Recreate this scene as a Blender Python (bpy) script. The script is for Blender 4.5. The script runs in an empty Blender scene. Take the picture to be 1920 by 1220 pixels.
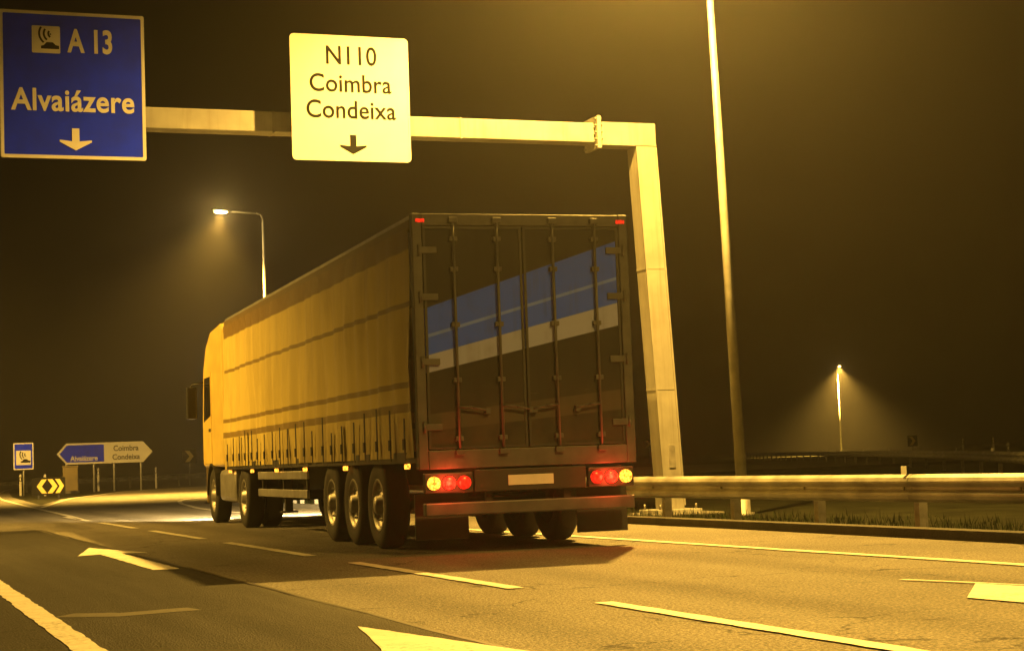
import bpy, bmesh, math, random
from mathutils import Vector, Matrix

random.seed(7)
S = bpy.context.scene
COL = S.collection
R_ = math.radians

# ------------------------------------------------------------------ camera
# world: X = metres to the right of the camera across the road, Y = along the road, Z = up
CAM_H = 1.0
FPX = 3300.0                                   # focal length in photo pixels (1920 wide)
psi, pit, rho = R_(20.6), math.atan(250 / FPX), math.asin(.036)
FW = Vector((math.sin(psi) * math.cos(pit), math.cos(psi) * math.cos(pit), math.sin(pit)))
R0 = Vector((math.cos(psi), -math.sin(psi), 0)); U0 = R0.cross(FW)
RT = R0 * math.cos(rho) - U0 * math.sin(rho)
UP = R0 * math.sin(rho) + U0 * math.cos(rho)
cam = bpy.data.cameras.new('camera'); camo = bpy.data.objects.new('camera', cam); COL.objects.link(camo)
camo.matrix_world = Matrix(((RT.x, UP.x, -FW.x, 0), (RT.y, UP.y, -FW.y, 0), (RT.z, UP.z, -FW.z, CAM_H), (0, 0, 0, 1)))
cam.sensor_width = 36; cam.lens = FPX / 1920 * 36; cam.clip_end = 6000; cam.clip_start = .05
S.camera = camo

def ray(x, y): return FW * FPX + RT * (x - 960) - UP * (y - 610)
def G(x, y):                                    # photo pixel -> point of the flat ground
    d = ray(x, y); t = -CAM_H / d.z; return (d.x * t, d.y * t)
def far(x, y, dist):                            # photo pixel -> point at a ground distance
    d = ray(x, y); k = dist / math.hypot(d.x, d.y); return Vector((d.x * k, d.y * k, CAM_H + d.z * k))

# ------------------------------------------------------------------ world, exposure
W = bpy.data.worlds.new('World'); S.world = W; W.use_nodes = True
nt = W.node_tree; bg = nt.nodes['Background']
bg.inputs[0].default_value = (.30, .17, .05, 1); bg.inputs[1].default_value = .0015
S.view_settings.view_transform = 'Standard'; S.view_settings.look = 'None'
S.view_settings.gamma = 1; S.view_settings.use_curve_mapping = False
S.view_settings.exposure = 0.0
cy = S.cycles
cy.use_denoising = True
cy.max_bounces = 5; cy.diffuse_bounces = 3; cy.glossy_bounces = 3; cy.transmission_bounces = 4
cy.volume_bounces = 0; cy.sample_clamp_indirect = 4
SODIUM = (1.0, .545, .08)
P_LAMP = 26000
HAZE = .0027

# ------------------------------------------------------------------ materials
def mat(name, col, rough=.6, metal=0, noise=0, nscale=8, bump=0, bscale=60, spec=.5, emit=None, estr=0, detail=6):
    m = bpy.data.materials.new(name); m.use_nodes = True; n = m.node_tree; b = n.nodes['Principled BSDF']
    b.inputs['Base Color'].default_value = (*col, 1); b.inputs['Roughness'].default_value = rough
    b.inputs['Metallic'].default_value = metal; b.inputs['Specular IOR Level'].default_value = spec
    tc = n.nodes.new('ShaderNodeTexCoord')
    if noise:
        t = n.nodes.new('ShaderNodeTexNoise'); t.inputs['Scale'].default_value = nscale; t.inputs['Detail'].default_value = detail
        n.links.new(tc.outputs['Object'], t.inputs['Vector'])
        r = n.nodes.new('ShaderNodeMapRange'); r.inputs[1].default_value = .3; r.inputs[2].default_value = .7
        r.inputs[3].default_value = 1 - noise; r.inputs[4].default_value = 1 + noise * .4
        n.links.new(t.outputs['Fac'], r.inputs[0])
        x = n.nodes.new('ShaderNodeVectorMath'); x.operation = 'SCALE'; x.inputs[0].default_value = col
        n.links.new(r.outputs[0], x.inputs['Scale']); n.links.new(x.outputs[0], b.inputs['Base Color'])
        r2 = n.nodes.new('ShaderNodeMapRange'); r2.inputs[3].default_value = max(.05, rough - .12); r2.inputs[4].default_value = min(1, rough + .12)
        n.links.new(t.outputs['Fac'], r2.inputs[0]); n.links.new(r2.outputs[0], b.inputs['Roughness'])
    if bump:
        t = n.nodes.new('ShaderNodeTexNoise'); t.inputs['Scale'].default_value = bscale; t.inputs['Detail'].default_value = 4
        n.links.new(tc.outputs['Object'], t.inputs['Vector'])
        u = n.nodes.new('ShaderNodeBump'); u.inputs['Strength'].default_value = bump; u.inputs['Distance'].default_value = .02
        n.links.new(t.outputs['Fac'], u.inputs['Height']); n.links.new(u.outputs[0], b.inputs['Normal'])
    if emit:
        b.inputs['Emission Color'].default_value = (*emit, 1); b.inputs['Emission Strength'].default_value = estr
    return m

def math_node(n, op, a, b=None, clamp=False):
    x = n.nodes.new('ShaderNodeMath'); x.operation = op; x.use_clamp = clamp
    for i, v in enumerate((a, b)):
        if v is None: continue
        if isinstance(v, (int, float)): x.inputs[i].default_value = v
        else: n.links.new(v, x.inputs[i])
    return x.outputs[0]

def mix_col(n, fac, a, b):
    x = n.nodes.new('ShaderNodeMix'); x.data_type = 'RGBA'
    if isinstance(fac, (int, float)): x.inputs[0].default_value = fac
    else: n.links.new(fac, x.inputs[0])
    for k, v in ((6, a), (7, b)):
        if isinstance(v, tuple): x.inputs[k].default_value = (*v, 1)
        else: n.links.new(v, x.inputs[k])
    return x.outputs[2]

def tex(n, kind, vec, scale, detail=5, rough=.55):
    t = n.nodes.new('ShaderNodeTexNoise' if kind == 'noise' else 'ShaderNodeTexVoronoi')
    t.inputs['Scale'].default_value = scale
    if kind == 'noise': t.inputs['Detail'].default_value = detail; t.inputs['Roughness'].default_value = rough
    n.links.new(vec, t.inputs['Vector']); return t

def ramp(n, v, a, b, lo=0, hi=1):
    r = n.nodes.new('ShaderNodeMapRange'); r.inputs[1].default_value = a; r.inputs[2].default_value = b
    r.inputs[3].default_value = lo; r.inputs[4].default_value = hi; n.links.new(v, r.inputs[0]); return r.outputs[0]

def asphalt(name, base, tracks=True):
    m = bpy.data.materials.new(name); m.use_nodes = True; n = m.node_tree; b = n.nodes['Principled BSDF']; b.inputs['Specular IOR Level'].default_value = .22
    tc = n.nodes.new('ShaderNodeTexCoord'); v = tc.outputs['Object']
    big = tex(n, 'noise', v, .35, 5)
    mp = n.nodes.new('ShaderNodeMapping'); mp.inputs['Scale'].default_value = (1, .06, 1); n.links.new(v, mp.inputs[0])
    streak = tex(n, 'noise', mp.outputs[0], 2.2, 4)
    grain = tex(n, 'noise', v, 42, 3, .7)
    vor = tex(n, 'vor', v, 70)
    f = math_node(n, 'MULTIPLY', ramp(n, big.outputs['Fac'], .3, .7, .78, 1.18), ramp(n, streak.outputs['Fac'], .3, .7, .80, 1.15))
    f = math_node(n, 'MULTIPLY', f, ramp(n, grain.outputs['Fac'], .36, .64, .30, 1.9))
    sx = n.nodes.new('ShaderNodeSeparateXYZ'); n.links.new(v, sx.inputs[0]); X = sx.outputs[0]
    wob = math_node(n, 'MULTIPLY', math_node(n, 'SUBTRACT', big.outputs['Fac'], .5), .5)
    Xw = math_node(n, 'ADD', X, wob)
    for cx in (2.15, 3.85, 5.75, 7.55):
        dd = math_node(n, 'ABSOLUTE', math_node(n, 'SUBTRACT', Xw, cx))
        f = math_node(n, 'MULTIPLY', f, ramp(n, dd, .12, .42, .74, 1.0))
    oil = tex(n, 'noise', v, 1.1, 5, .7)
    f = math_node(n, 'MULTIPLY', f, ramp(n, oil.outputs['Fac'], .62, .72, 1.0, .55))
    cv = n.nodes.new('ShaderNodeTexVoronoi'); cv.feature = 'DISTANCE_TO_EDGE'; cv.inputs['Scale'].default_value = .42
    wv = n.nodes.new('ShaderNodeVectorMath'); wv.operation = 'ADD'; n.links.new(v, wv.inputs[0])
    wn = tex(n, 'noise', v, 2.5, 4); sc = n.nodes.new('ShaderNodeVectorMath'); sc.operation = 'SCALE'; sc.inputs['Scale'].default_value = .55
    n.links.new(wn.outputs['Color'], sc.inputs[0]); n.links.new(sc.outputs[0], wv.inputs[1]); n.links.new(wv.outputs[0], cv.inputs['Vector'])
    ck = math_node(n, 'MULTIPLY', ramp(n, cv.outputs['Distance'], .010, .003), ramp(n, oil.outputs['Fac'], .46, .54))
    f = math_node(n, 'MULTIPLY', f, math_node(n, 'SUBTRACT', 1.0, math_node(n, 'MULTIPLY', ck, .75)))
    stone = ramp(n, vor.outputs['Color'], .80, .9, 0, 1)
    x = n.nodes.new('ShaderNodeVectorMath'); x.operation = 'SCALE'; x.inputs[0].default_value = base
    n.links.new(f, x.inputs['Scale'])
    c = mix_col(n, math_node(n, 'MULTIPLY', stone, .45), x.outputs[0], tuple(min(1, k * 3.2) for k in base))
    n.links.new(c, b.inputs['Base Color'])
    n.links.new(ramp(n, streak.outputs['Fac'], .3, .7, .62, .86), b.inputs['Roughness'])
    bu = n.nodes.new('ShaderNodeBump'); bu.inputs['Strength'].default_value = .8; bu.inputs['Distance'].default_value = .012
    hsum = math_node(n, 'ADD', grain.outputs['Fac'], vor.outputs['Distance'])
    n.links.new(hsum, bu.inputs['Height']); n.links.new(bu.outputs[0], b.inputs['Normal'])
    return m

def worn_paint(name, col, under, wear=.42):
    m = bpy.data.materials.new(name); m.use_nodes = True; n = m.node_tree; b = n.nodes['Principled BSDF']
    tc = n.nodes.new('ShaderNodeTexCoord'); v = tc.outputs['Object']
    a = tex(n, 'noise', v, 26, 6, .7); a2 = tex(n, 'noise', v, 1.3, 3)
    s = math_node(n, 'ADD', a.outputs['Fac'], math_node(n, 'MULTIPLY', a2.outputs['Fac'], .5))
    k = ramp(n, s, wear + .14, wear + .3, 0, 1)
    dirt = tex(n, 'noise', v, 4, 4)
    cc = mix_col(n, ramp(n, dirt.outputs['Fac'], .35, .75, 0, .45), col, tuple(c * .55 for c in col))
    n.links.new(mix_col(n, k, under, cc), b.inputs['Base Color'])
    b.inputs['Roughness'].default_value = .6
    bu = n.nodes.new('ShaderNodeBump'); bu.inputs['Strength'].default_value = .2; bu.inputs['Distance'].default_value = .004
    n.links.new(a.outputs['Fac'], bu.inputs['Height']); n.links.new(bu.outputs[0], b.inputs['Normal'])
    return m

def livery():
    """rear doors: dark slate with a rising blue band over a pale stripe"""
    m = bpy.data.materials.new('door_livery'); m.use_nodes = True; n = m.node_tree; b = n.nodes['Principled BSDF']
    tc = n.nodes.new('ShaderNodeTexCoord'); sp = n.nodes.new('ShaderNodeSeparateXYZ'); n.links.new(tc.outputs['Object'], sp.inputs[0])
    x, z = sp.outputs[0], sp.outputs[2]
    def line(z0, k): return math_node(n, 'SUBTRACT', z, math_node(n, 'MULTIPLY_ADD', x, k)) if False else math_node(n, 'SUBTRACT', math_node(n, 'SUBTRACT', z, math_node(n, 'MULTIPLY', x, k)), z0)
    a = line(2.42, .25); t = line(3.02, .33); lo = line(2.20, .22)
    above = ramp(n, a, -.004, .004); below = ramp(n, t, .006, -.006)
    blue = math_node(n, 'MULTIPLY', above, below)
    stripe = math_node(n, 'MULTIPLY', ramp(n, lo, -.004, .004), ramp(n, a, .004, -.004))
    c = mix_col(n, blue, (.014, .014, .016), (.028, .095, 1.0))
    thin = math_node(n, 'MULTIPLY', ramp(n, line(2.66, .28), -.02, -.016), ramp(n, line(2.66, .28), .02, .016))
    c = mix_col(n, math_node(n, 'MULTIPLY', thin, .7), c, (.16, .27, 1.0))
    c = mix_col(n, stripe, c, (.27, .31, .58))
    low = line(1.62, .10); l2 = line(1.42, .08)
    c = mix_col(n, math_node(n, 'MULTIPLY', math_node(n, 'MULTIPLY', ramp(n, l2, -.004, .004), ramp(n, low, .004, -.004)), .5), c, (.10, .085, .07))
    gr = tex(n, 'noise', tc.outputs['Object'], 3, 6)
    mp = n.nodes.new('ShaderNodeMapping'); mp.inputs['Scale'].default_value = (9, 9, .5); n.links.new(tc.outputs['Object'], mp.inputs[0])
    g2 = tex(n, 'noise', mp.outputs[0], 1.5, 5)
    d = math_node(n, 'MULTIPLY', ramp(n, gr.outputs['Fac'], .45, .8), ramp(n, g2.outputs['Fac'], .4, .8))
    c = mix_col(n, math_node(n, 'MULTIPLY', d, .8), c, (.04, .034, .026))
    spray = math_node(n, 'MULTIPLY', ramp(n, z, 2.1, 1.1, 0, 1), ramp(n, gr.outputs['Fac'], .38, .62, .25, 1))
    c = mix_col(n, math_node(n, 'MULTIPLY', spray, .7), c, (.055, .046, .034))
    mp2 = n.nodes.new('ShaderNodeMapping'); mp2.inputs['Scale'].default_value = (2, 2, 26); mp2.inputs['Rotation'].default_value = (0, .5, 0); n.links.new(tc.outputs['Object'], mp2.inputs[0])
    sf = tex(n, 'noise', mp2.outputs[0], 1.6, 3)
    c = mix_col(n, math_node(n, 'MULTIPLY', ramp(n, sf.outputs['Fac'], .70, .74), .35), c, (.11, .10, .085))
    n.links.new(c, b.inputs['Base Color']); n.links.new(ramp(n, g2.outputs['Fac'], .3, .7, .5, .75), b.inputs['Roughness']); b.inputs['Specular IOR Level'].default_value = .2
    return m

def curtain_mat():
    m = bpy.data.materials.new('curtain_vinyl'); m.use_nodes = True; n = m.node_tree; b = n.nodes['Principled BSDF']
    tc = n.nodes.new('ShaderNodeTexCoord'); sp = n.nodes.new('ShaderNodeSeparateXYZ'); n.links.new(tc.outputs['Object'], sp.inputs[0])
    z = sp.outputs[2]
    mp = n.nodes.new('ShaderNodeMapping'); mp.inputs['Scale'].default_value = (1, 1.5, .35); n.links.new(tc.outputs['Object'], mp.inputs[0])
    g = tex(n, 'noise', mp.outputs[0], 2.0, 6, .65)
    c = mix_col(n, ramp(n, g.outputs['Fac'], .45, .75, 0, .55), (.72, .58, .15), (.42, .31, .07))
    c = mix_col(n, ramp(n, z, 3.30, 3.32), c, (.20, .125, .03))
    for z0, w in ((2.72, .03), (1.85, .035), (1.60, .05)):
        k = math_node(n, 'MULTIPLY', ramp(n, z, z0 - w, z0 - w + .004), ramp(n, z, z0 + w, z0 + w - .004))
        c = mix_col(n, math_node(n, 'MULTIPLY', k, .8), c, (.16, .09, .02))
    dirt = ramp(n, z, 1.7, 1.1, 0, .6)
    c = mix_col(n, math_node(n, 'MULTIPLY', dirt, ramp(n, g.outputs['Fac'], .35, .6)), c, (.10, .07, .035))
    n.links.new(c, b.inputs['Base Color']); b.inputs['Roughness'].default_value = .48
    return m

A_BASE = (.135, .127, .113)
M = dict(
    asphalt=asphalt('asphalt', A_BASE), asphalt_new=asphalt('asphalt_patch', (.017, .0165, .0155)),
    asphalt_ramp=asphalt('asphalt_ramp', (.14, .13, .11)),
    paint=worn_paint('road_paint', (.60, .58, .52), A_BASE, .39),
    paint_old=worn_paint('road_paint_old', (.085, .078, .062), (.03, .029, .026), .44),
    tar=mat('tar_joint', (.014, .013, .012), .5, noise=.4, nscale=20),
    soil=mat('verge_soil', (.018, .019, .011), .95, spec=.05, noise=.6, nscale=1.2, bump=.8, bscale=25),
    grass=mat('grass_blades', (.026, .036, .012), .9, spec=.1, noise=.5, nscale=3),
    galv=mat('galvanised_steel', (.40, .40, .38), .5, .2, noise=.28, nscale=5, bump=.06, bscale=80),
    rail_steel=mat('guard_rail_steel', (.34, .335, .32), .45, .35, noise=.55, nscale=2.2, bump=.15, bscale=14),
    galv_dull=mat('weathered_galvanised', (.30, .29, .27), .6, .5, noise=.4, nscale=7),
    gantry=mat('gantry_steel', (.27, .263, .24), .6, .1, noise=.18, nscale=3, bump=.05, bscale=70),
    bolt=mat('bolt_steel', (.20, .19, .17), .5, .8, noise=.3),
    signback=mat('sign_back', (.35, .35, .34), .5, .5, noise=.2),
    white=mat('white_sheeting', (.58, .57, .545), .7, noise=.07, nscale=2.5),
    blue=mat('blue_sheeting', (.003, .022, .95), .85, spec=.15, noise=.25, nscale=2),
    black=mat('black_lettering', (.010, .010, .010), .9, spec=.1),
    yellow=mat('chevron_sheeting', (.80, .62, .16), .5, noise=.1),
    concrete=mat('concrete', (.16, .15, .13), .85, noise=.3, nscale=4, bump=.4, bscale=40),
    cabinet=mat('cabinet_paint', (.22, .17, .07), .55, noise=.25, nscale=2),
    plastic=mat('black_plastic', (.022, .022, .022), .5, noise=.3, nscale=9),
    rubber=mat('tyre_rubber', (.020, .019, .018), .85, noise=.3, nscale=12, bump=.3, bscale=60),
    chassis=mat('chassis_paint', (.030, .029, .028), .6, .3, noise=.4, nscale=5),
    alu=mat('aluminium', (.50, .50, .50), .38, .8, noise=.25, nscale=6),
    frame_grey=mat('frame_paint', (.075, .075, .08), .5, .2, noise=.4, nscale=5),
    rim=mat('wheel_steel', (.38, .37, .35), .5, .7, noise=.35, nscale=9),
    cabpaint=mat('cab_paint', (.72, .54, .13), .35, noise=.15, nscale=3),
    cabdark=mat('cab_lower', (.16, .11, .04), .5, noise=.2, nscale=3),
    glass=mat('tinted_glass', (.012, .013, .014), .06, 0, spec=.8),
    red=mat('red_lens', (.45, .01, .008), .25, emit=(1, .022, .008), estr=3.2),
    red_dim=mat('red_reflector', (.5, .012, .01), .25, emit=(1, .02, .008), estr=1.1),
    amber=mat('amber_lens', (.7, .26, .02), .25, emit=(1, .36, .03), estr=3.4),
    lens=mat('lamp_lens', (.9, .8, .5), .3, emit=(1.0, .62, .17), estr=800),
    lens_near=mat('near_lamp_lens', (.9, .8, .5), .3, emit=(1.0, .62, .17), estr=120),
    lens_far=mat('far_lamp_lens', (.9, .9, .8), .3, emit=(1.0, .86, .62), estr=420),
    headlamp=mat('headlamp_lens', (.9, .9, .85), .2, emit=(1, .85, .55), estr=30),
    plate=mat('number_plate', (.62, .62, .60), .5, noise=.1),
    livery=livery(), curtain=curtain_mat(),
    strap=mat('strap_webbing', (.05, .045, .04), .8, noise=.3),
    reflector=mat('white_reflector', (.85, .84, .80), .3),
)

for k in ('red', 'amber', 'red_dim'):
    n = M[k].node_tree; b = n.nodes['Principled BSDF']; tc = n.nodes.new('ShaderNodeTexCoord')
    vo = tex(n, 'vor', tc.outputs['Object'], 48); st = b.inputs['Emission Strength'].default_value
    n.links.new(ramp(n, vo.outputs['Distance'], .15, .75, st * 1.7, st * .25), b.inputs['Emission Strength'])

# ------------------------------------------------------------------ mesh helpers
class MB:
    def __init__(s): s.v = []; s.f = []; s.sm = []
    def add(s, vs, fs, smooth=False):
        o = len(s.v); s.v += [tuple(v) for v in vs]; s.f += [tuple(i + o for i in f) for f in fs]; s.sm += [smooth] * len(fs); return s
    def box(s, x0, x1, y0, y1, z0, z1, b=0):
        if b <= 0:
            return s.add([(x0, y0, z0), (x1, y0, z0), (x1, y1, z0), (x0, y1, z0), (x0, y0, z1), (x1, y0, z1), (x1, y1, z1), (x0, y1, z1)],
                         [(0, 3, 2, 1), (4, 5, 6, 7), (0, 1, 5, 4), (1, 2, 6, 5), (2, 3, 7, 6), (3, 0, 4, 7)])
        bm = bmesh.new(); bmesh.ops.create_cube(bm, size=1)
        for v in bm.verts: v.co = Vector(((x0 + x1) / 2 + v.co.x * (x1 - x0), (y0 + y1) / 2 + v.co.y * (y1 - y0), (z0 + z1) / 2 + v.co.z * (z1 - z0)))
        bmesh.ops.bevel(bm, geom=bm.edges[:], offset=b, segments=2, affect='EDGES', profile=.5)
        bm.verts.index_update()
        s.add([v.co[:] for v in bm.verts], [[v.index for v in f.verts] for f in bm.faces]); bm.free(); return s
    def prism(s, pts, axis, a0, a1, smooth=False):
        """extrude a 2-D outline along an axis; outline given in the other two axes in order"""
        def P(p, a):
            return {'x': (a, p[0], p[1]), 'y': (p[0], a, p[1]), 'z': (p[0], p[1], a)}[axis]
        k = len(pts)
        s.add([P(p, a0) for p in pts] + [P(p, a1) for p in pts],
              [tuple(range(k))[::-1], tuple(range(k, 2 * k))] + [(i, (i + 1) % k, (i + 1) % k + k, i + k) for i in range(k)], smooth)
        return s
    def tube(s, a, b, r0, r1=None, seg=12, caps=True):
        a = Vector(a); b = Vector(b); r1 = r0 if r1 is None else r1
        d = (b - a).normalized(); u = d.orthogonal().normalized(); w = d.cross(u)
        vs = []
        for c, r in ((a, r0), (b, r1)):
            vs += [c + (u * math.cos(2 * math.pi * i / seg) + w * math.sin(2 * math.pi * i / seg)) * r for i in range(seg)]
        s.add(vs, [(i, (i + 1) % seg, (i + 1) % seg + seg, i + seg) for i in range(seg)], True)
        if caps: s.add(vs, [tuple(range(seg))[::-1], tuple(range(seg, 2 * seg))])
        return s
    def pipe(s, pts, r, seg=8):
        for i in range(len(pts) - 1):
            rr = r if isinstance(r, (int, float)) else r[i]; r2 = r if isinstance(r, (int, float)) else r[i + 1]
            s.tube(pts[i], pts[i + 1], rr, r2, seg)
        return s
    def lathe(s, prof, c, axis='x', seg=28):
        """profile of (offset along axis, radius) spun around an axis through c"""
        vs = []; k = len(prof)
        for i in range(seg):
            a = 2 * math.pi * i / seg; co, si = math.cos(a), math.sin(a)
            for t, r in prof:
                vs.append({'x': (c[0] + t, c[1] + r * co, c[2] + r * si), 'y': (c[0] + r * co, c[1] + t, c[2] + r * si), 'z': (c[0] + r * co, c[1] + r * si, c[2] + t)}[axis])
        fs = [(i * k + j, ((i + 1) % seg) * k + j, ((i + 1) % seg) * k + j + 1, i * k + j + 1) for i in range(seg) for j in range(k - 1)]
        s.add(vs, fs, True); return s
    def loft(s, rings, smooth=True):
        k = len(rings[0]); vs = [p for r in rings for p in r]
        fs = [(i * k + j, i * k + (j + 1) % k, (i + 1) * k + (j + 1) % k, (i + 1) * k + j) for i in range(len(rings) - 1) for j in range(k)]
        s.add(vs, fs, smooth); s.add(vs, [tuple(range(k))[::-1], tuple(range((len(rings) - 1) * k, len(rings) * k))]); return s
    def mesh(s, name, m):
        me = bpy.data.meshes.new(name); me.from_pydata(s.v, [], s.f)
        me.polygons.foreach_set('use_smooth', s.sm); me.materials.append(M[m] if isinstance(m, str) else m)
        bm = bmesh.new(); bm.from_mesh(me); bmesh.ops.remove_doubles(bm, verts=bm.verts, dist=1e-5); bmesh.ops.recalc_face_normals(bm, faces=bm.faces); bm.to_mesh(me); bm.free()
        me.update(); return me
    def build(s, name, m, parent=None):
        o = bpy.data.objects.new(name, s.mesh(name, m)); COL.objects.link(o); o.parent = parent; return o

def tag(o, label=None, cat=None, group=None, kind=None):
    if label: o['label'] = label
    if cat: o['category'] = cat
    if group: o['group'] = group
    if kind: o['kind'] = kind
    return o
def empty(name, loc=(0, 0, 0), rz=0):
    o = bpy.data.objects.new(name, None); COL.objects.link(o); o.location = loc; o.rotation_euler = (0, 0, rz); o.empty_display_size = .2; return o
def copy_tree(o, parent=None):
    c = o.copy(); COL.objects.link(c)
    c.parent = parent
    for ch in list(o.children): copy_tree(ch, c)
    return c
def text_mesh(txt, size, m, parent, loc, name='lettering', weight=0.0, depth=.0022, space=1.0, align='CENTER', xs=1.0):
    """flat lettering standing in the local XZ plane, facing -Y"""
    cu = bpy.data.curves.new(name, 'FONT'); cu.body = txt; cu.size = size; cu.align_x = align; cu.extrude = depth; cu.offset = weight; cu.space_character = space
    t = bpy.data.objects.new('tmp', cu); COL.objects.link(t)
    dg = bpy.context.evaluated_depsgraph_get(); me = bpy.data.meshes.new_from_object(t.evaluated_get(dg))
    bpy.data.objects.remove(t); bpy.data.curves.remove(cu)
    for v in me.vertices: v.co = Vector((v.co.x * xs, -v.co.z, v.co.y))
    me.materials.clear(); me.materials.append(M[m]); me.name = name
    o = bpy.data.objects.new(name, me); COL.objects.link(o); o.parent = parent; o.location = loc; return o
def flip_sheet(mb): return mb

n = M['gantry'].node_tree; b = n.nodes['Principled BSDF']; tc = n.nodes.new('ShaderNodeTexCoord')
mp = n.nodes.new('ShaderNodeMapping'); mp.inputs['Scale'].default_value = (7, 7, .35); n.links.new(tc.outputs['Object'], mp.inputs[0])
st = tex(n, 'noise', mp.outputs[0], 1.4, 6, .65); src = b.inputs['Base Color'].links[0].from_socket
n.links.new(mix_col(n, ramp(n, st.outputs['Fac'], .5, .72, 0, .6), src, (.15, .13, .10)), b.inputs['Base Color'])

# ------------------------------------------------------------------ the setting: ground, road, ramp
g = MB(); g.add([(-1500, -300, -.05), (1500, -300, -.05), (1500, 2600, -.05), (-1500, 2600, -.05)], [(0, 1, 2, 3)])
tag(g.build('ground', 'soil'), kind='structure')

def sheet(pts, z, name, m, parent=None):
    mb = MB(); mb.add([(x, y, z) for x, y in pts], [tuple(range(len(pts)))]); return mb.build(name, m, parent)

gl = [(5.63, 57.9), (8.46, 75.8), (10.8, 85), (13.8, 97), (18.3, 106.3), (23.1, 111.8), (34, 119), (55, 126), (120, 138)]
nl = [(8.3, 30), (8.2, 38), (8.45, 45.2), (9.0, 50), (9.7, 55), (10.9, 60.5), (12.6, 64.5), (15.5, 67.5), (21, 70), (32, 73.5), (55, 80), (120, 96)]
road = sheet([(-4.2, -60), (10.75, -60), (10.6, 20), (10.2, 40), (9.2, 56), (8.2, 60), (6.0, 62), (7.3, 90), (9.5, 120), (14, 170), (30, 260), (70, 420), (62, 424), (21, 262), (5, 172), (-1.5, 120), (-4.0, 80)], 0, 'road', 'asphalt')
tag(road, kind='structure')
ramp_r = sheet([(4.9, 44), (8.9, 44)] + [(x + .35, y - .9) for x, y in nl[4:]] + [(x - .2, y + 1.2) for x, y in gl[::-1]] + [(5.4, 61)], -.006, 'ramp', 'asphalt_ramp')
tag(ramp_r, kind='structure')
# newer asphalt laid beside the older lane, with a sealed joint
patch = sheet([(-4.0, 2), (3.22, 2), (3.24, 8), (3.18, 14), (3.22, 23), (3.15, 34), (-4.0, 34)], .004, 'road_patch', 'asphalt_new', road)
j = MB()
for i in range(40):
    y0, y1 = 2 + i * .8, 2 + (i + 1) * .8
    x0 = 3.22 + .012 * math.sin(i * 1.7); x1 = 3.22 + .012 * math.sin((i + 1) * 1.7)
    j.add([(x0 - .02, y0, .0065), (x0 + .022, y0, .0065), (x1 + .022, y1, .0065), (x1 - .02, y1, .0065)], [(0, 1, 2, 3)])
j.build('tar_joint', 'tar', road)

PZ = .0095
def strip(pts, w, name, m='paint', z=PZ, parent=road):
    """painted line along a polyline"""
    mb = MB(); L = []; Rr = []
    if pts[0][1] < 40 and name != 'x':                  # break the edges of near lines so they are not ruler-straight
        q = []
        for a, b in zip(pts[:-1], pts[1:]):
            k = max(1, int(math.dist(a, b) / .14)) if a[1] < 40 else 1
            q += [(a[0] + (b[0] - a[0]) * i / k, a[1] + (b[1] - a[1]) * i / k) for i in range(k)]
        pts = q + [pts[-1]]
    J = w * .055
    for i, p in enumerate(pts):
        a = Vector(pts[max(i - 1, 0)]); b = Vector(pts[min(i + 1, len(pts) - 1)]); d = (b - a).normalized(); nrm = Vector((-d.y, d.x))
        wl, wr = w / 2 + random.uniform(-J, J), w / 2 + random.uniform(-J, J); L.append((p[0] + nrm.x * wl, p[1] + nrm.y * wl, z)); Rr.append((p[0] - nrm.x * wr, p[1] - nrm.y * wr, z))
    k = len(pts); mb.add(L + Rr, [(i, i + k, i + 1 + k, i + 1) for i in range(k - 1)]); return mb.build(name, m, parent)
def dense(pts, step=1.5):
    """smooth a polyline (Catmull-Rom)"""
    out = []; P = [pts[0]] + list(pts) + [pts[-1]]
    for i in range(1, len(P) - 2):
        n = max(2, int(math.dist(P[i], P[i + 1]) / step))
        for k in range(n):
            t = k / n
            out.append(tuple(.5 * (2 * P[i][c] + (P[i + 1][c] - P[i - 1][c]) * t + (2 * P[i - 1][c] - 5 * P[i][c] + 4 * P[i + 1][c] - P[i + 2][c]) * t * t + (3 * P[i][c] - P[i - 1][c] - 3 * P[i + 1][c] + P[i + 2][c]) * t ** 3) for c in (0, 1)))
    out.append(tuple(pts[-1])); return out
strip([(1.24, -6), (1.24, 19), (1.26, 60), (2.6, 100), (8, 160)], .17, 'edge_line')
for k in range(-2, 6):                                   # dashed lane divider, 4.7 m on and 1.7 m off
    y0 = 12.83 + 6.42 * (k - 0); x = 4.78 - .02 * max(0, k)
    if y0 < 39: strip([(x, y0), (x - .005, y0 + 4.72)], .14, 'lane_dash')
strip(dense([(4.72, 40.2), (4.9, 44), (5.2, 54), (5.75, 70), (6.56, 88), (9, 120), (14, 165), (28, 250)]), .16, 'gore_line')
strip(dense([(5.45, 57)] + gl), .16, 'gore_line')
strip(dense([(8.95, -6), (8.86, 6), (8.8, 12), (8.66, 15.3), (8.5, 20.2), (8.3, 26), (8.22, 32), (8.2, 38), (8.4, 45.2), (8.95, 50.5), (9.5, 55), (10.5, 60.5), (12.2, 65), (15.2, 68.4), (21, 71), (32, 74.6), (55, 81), (120, 97)], 1.0), .15, 'edge_line')

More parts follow.
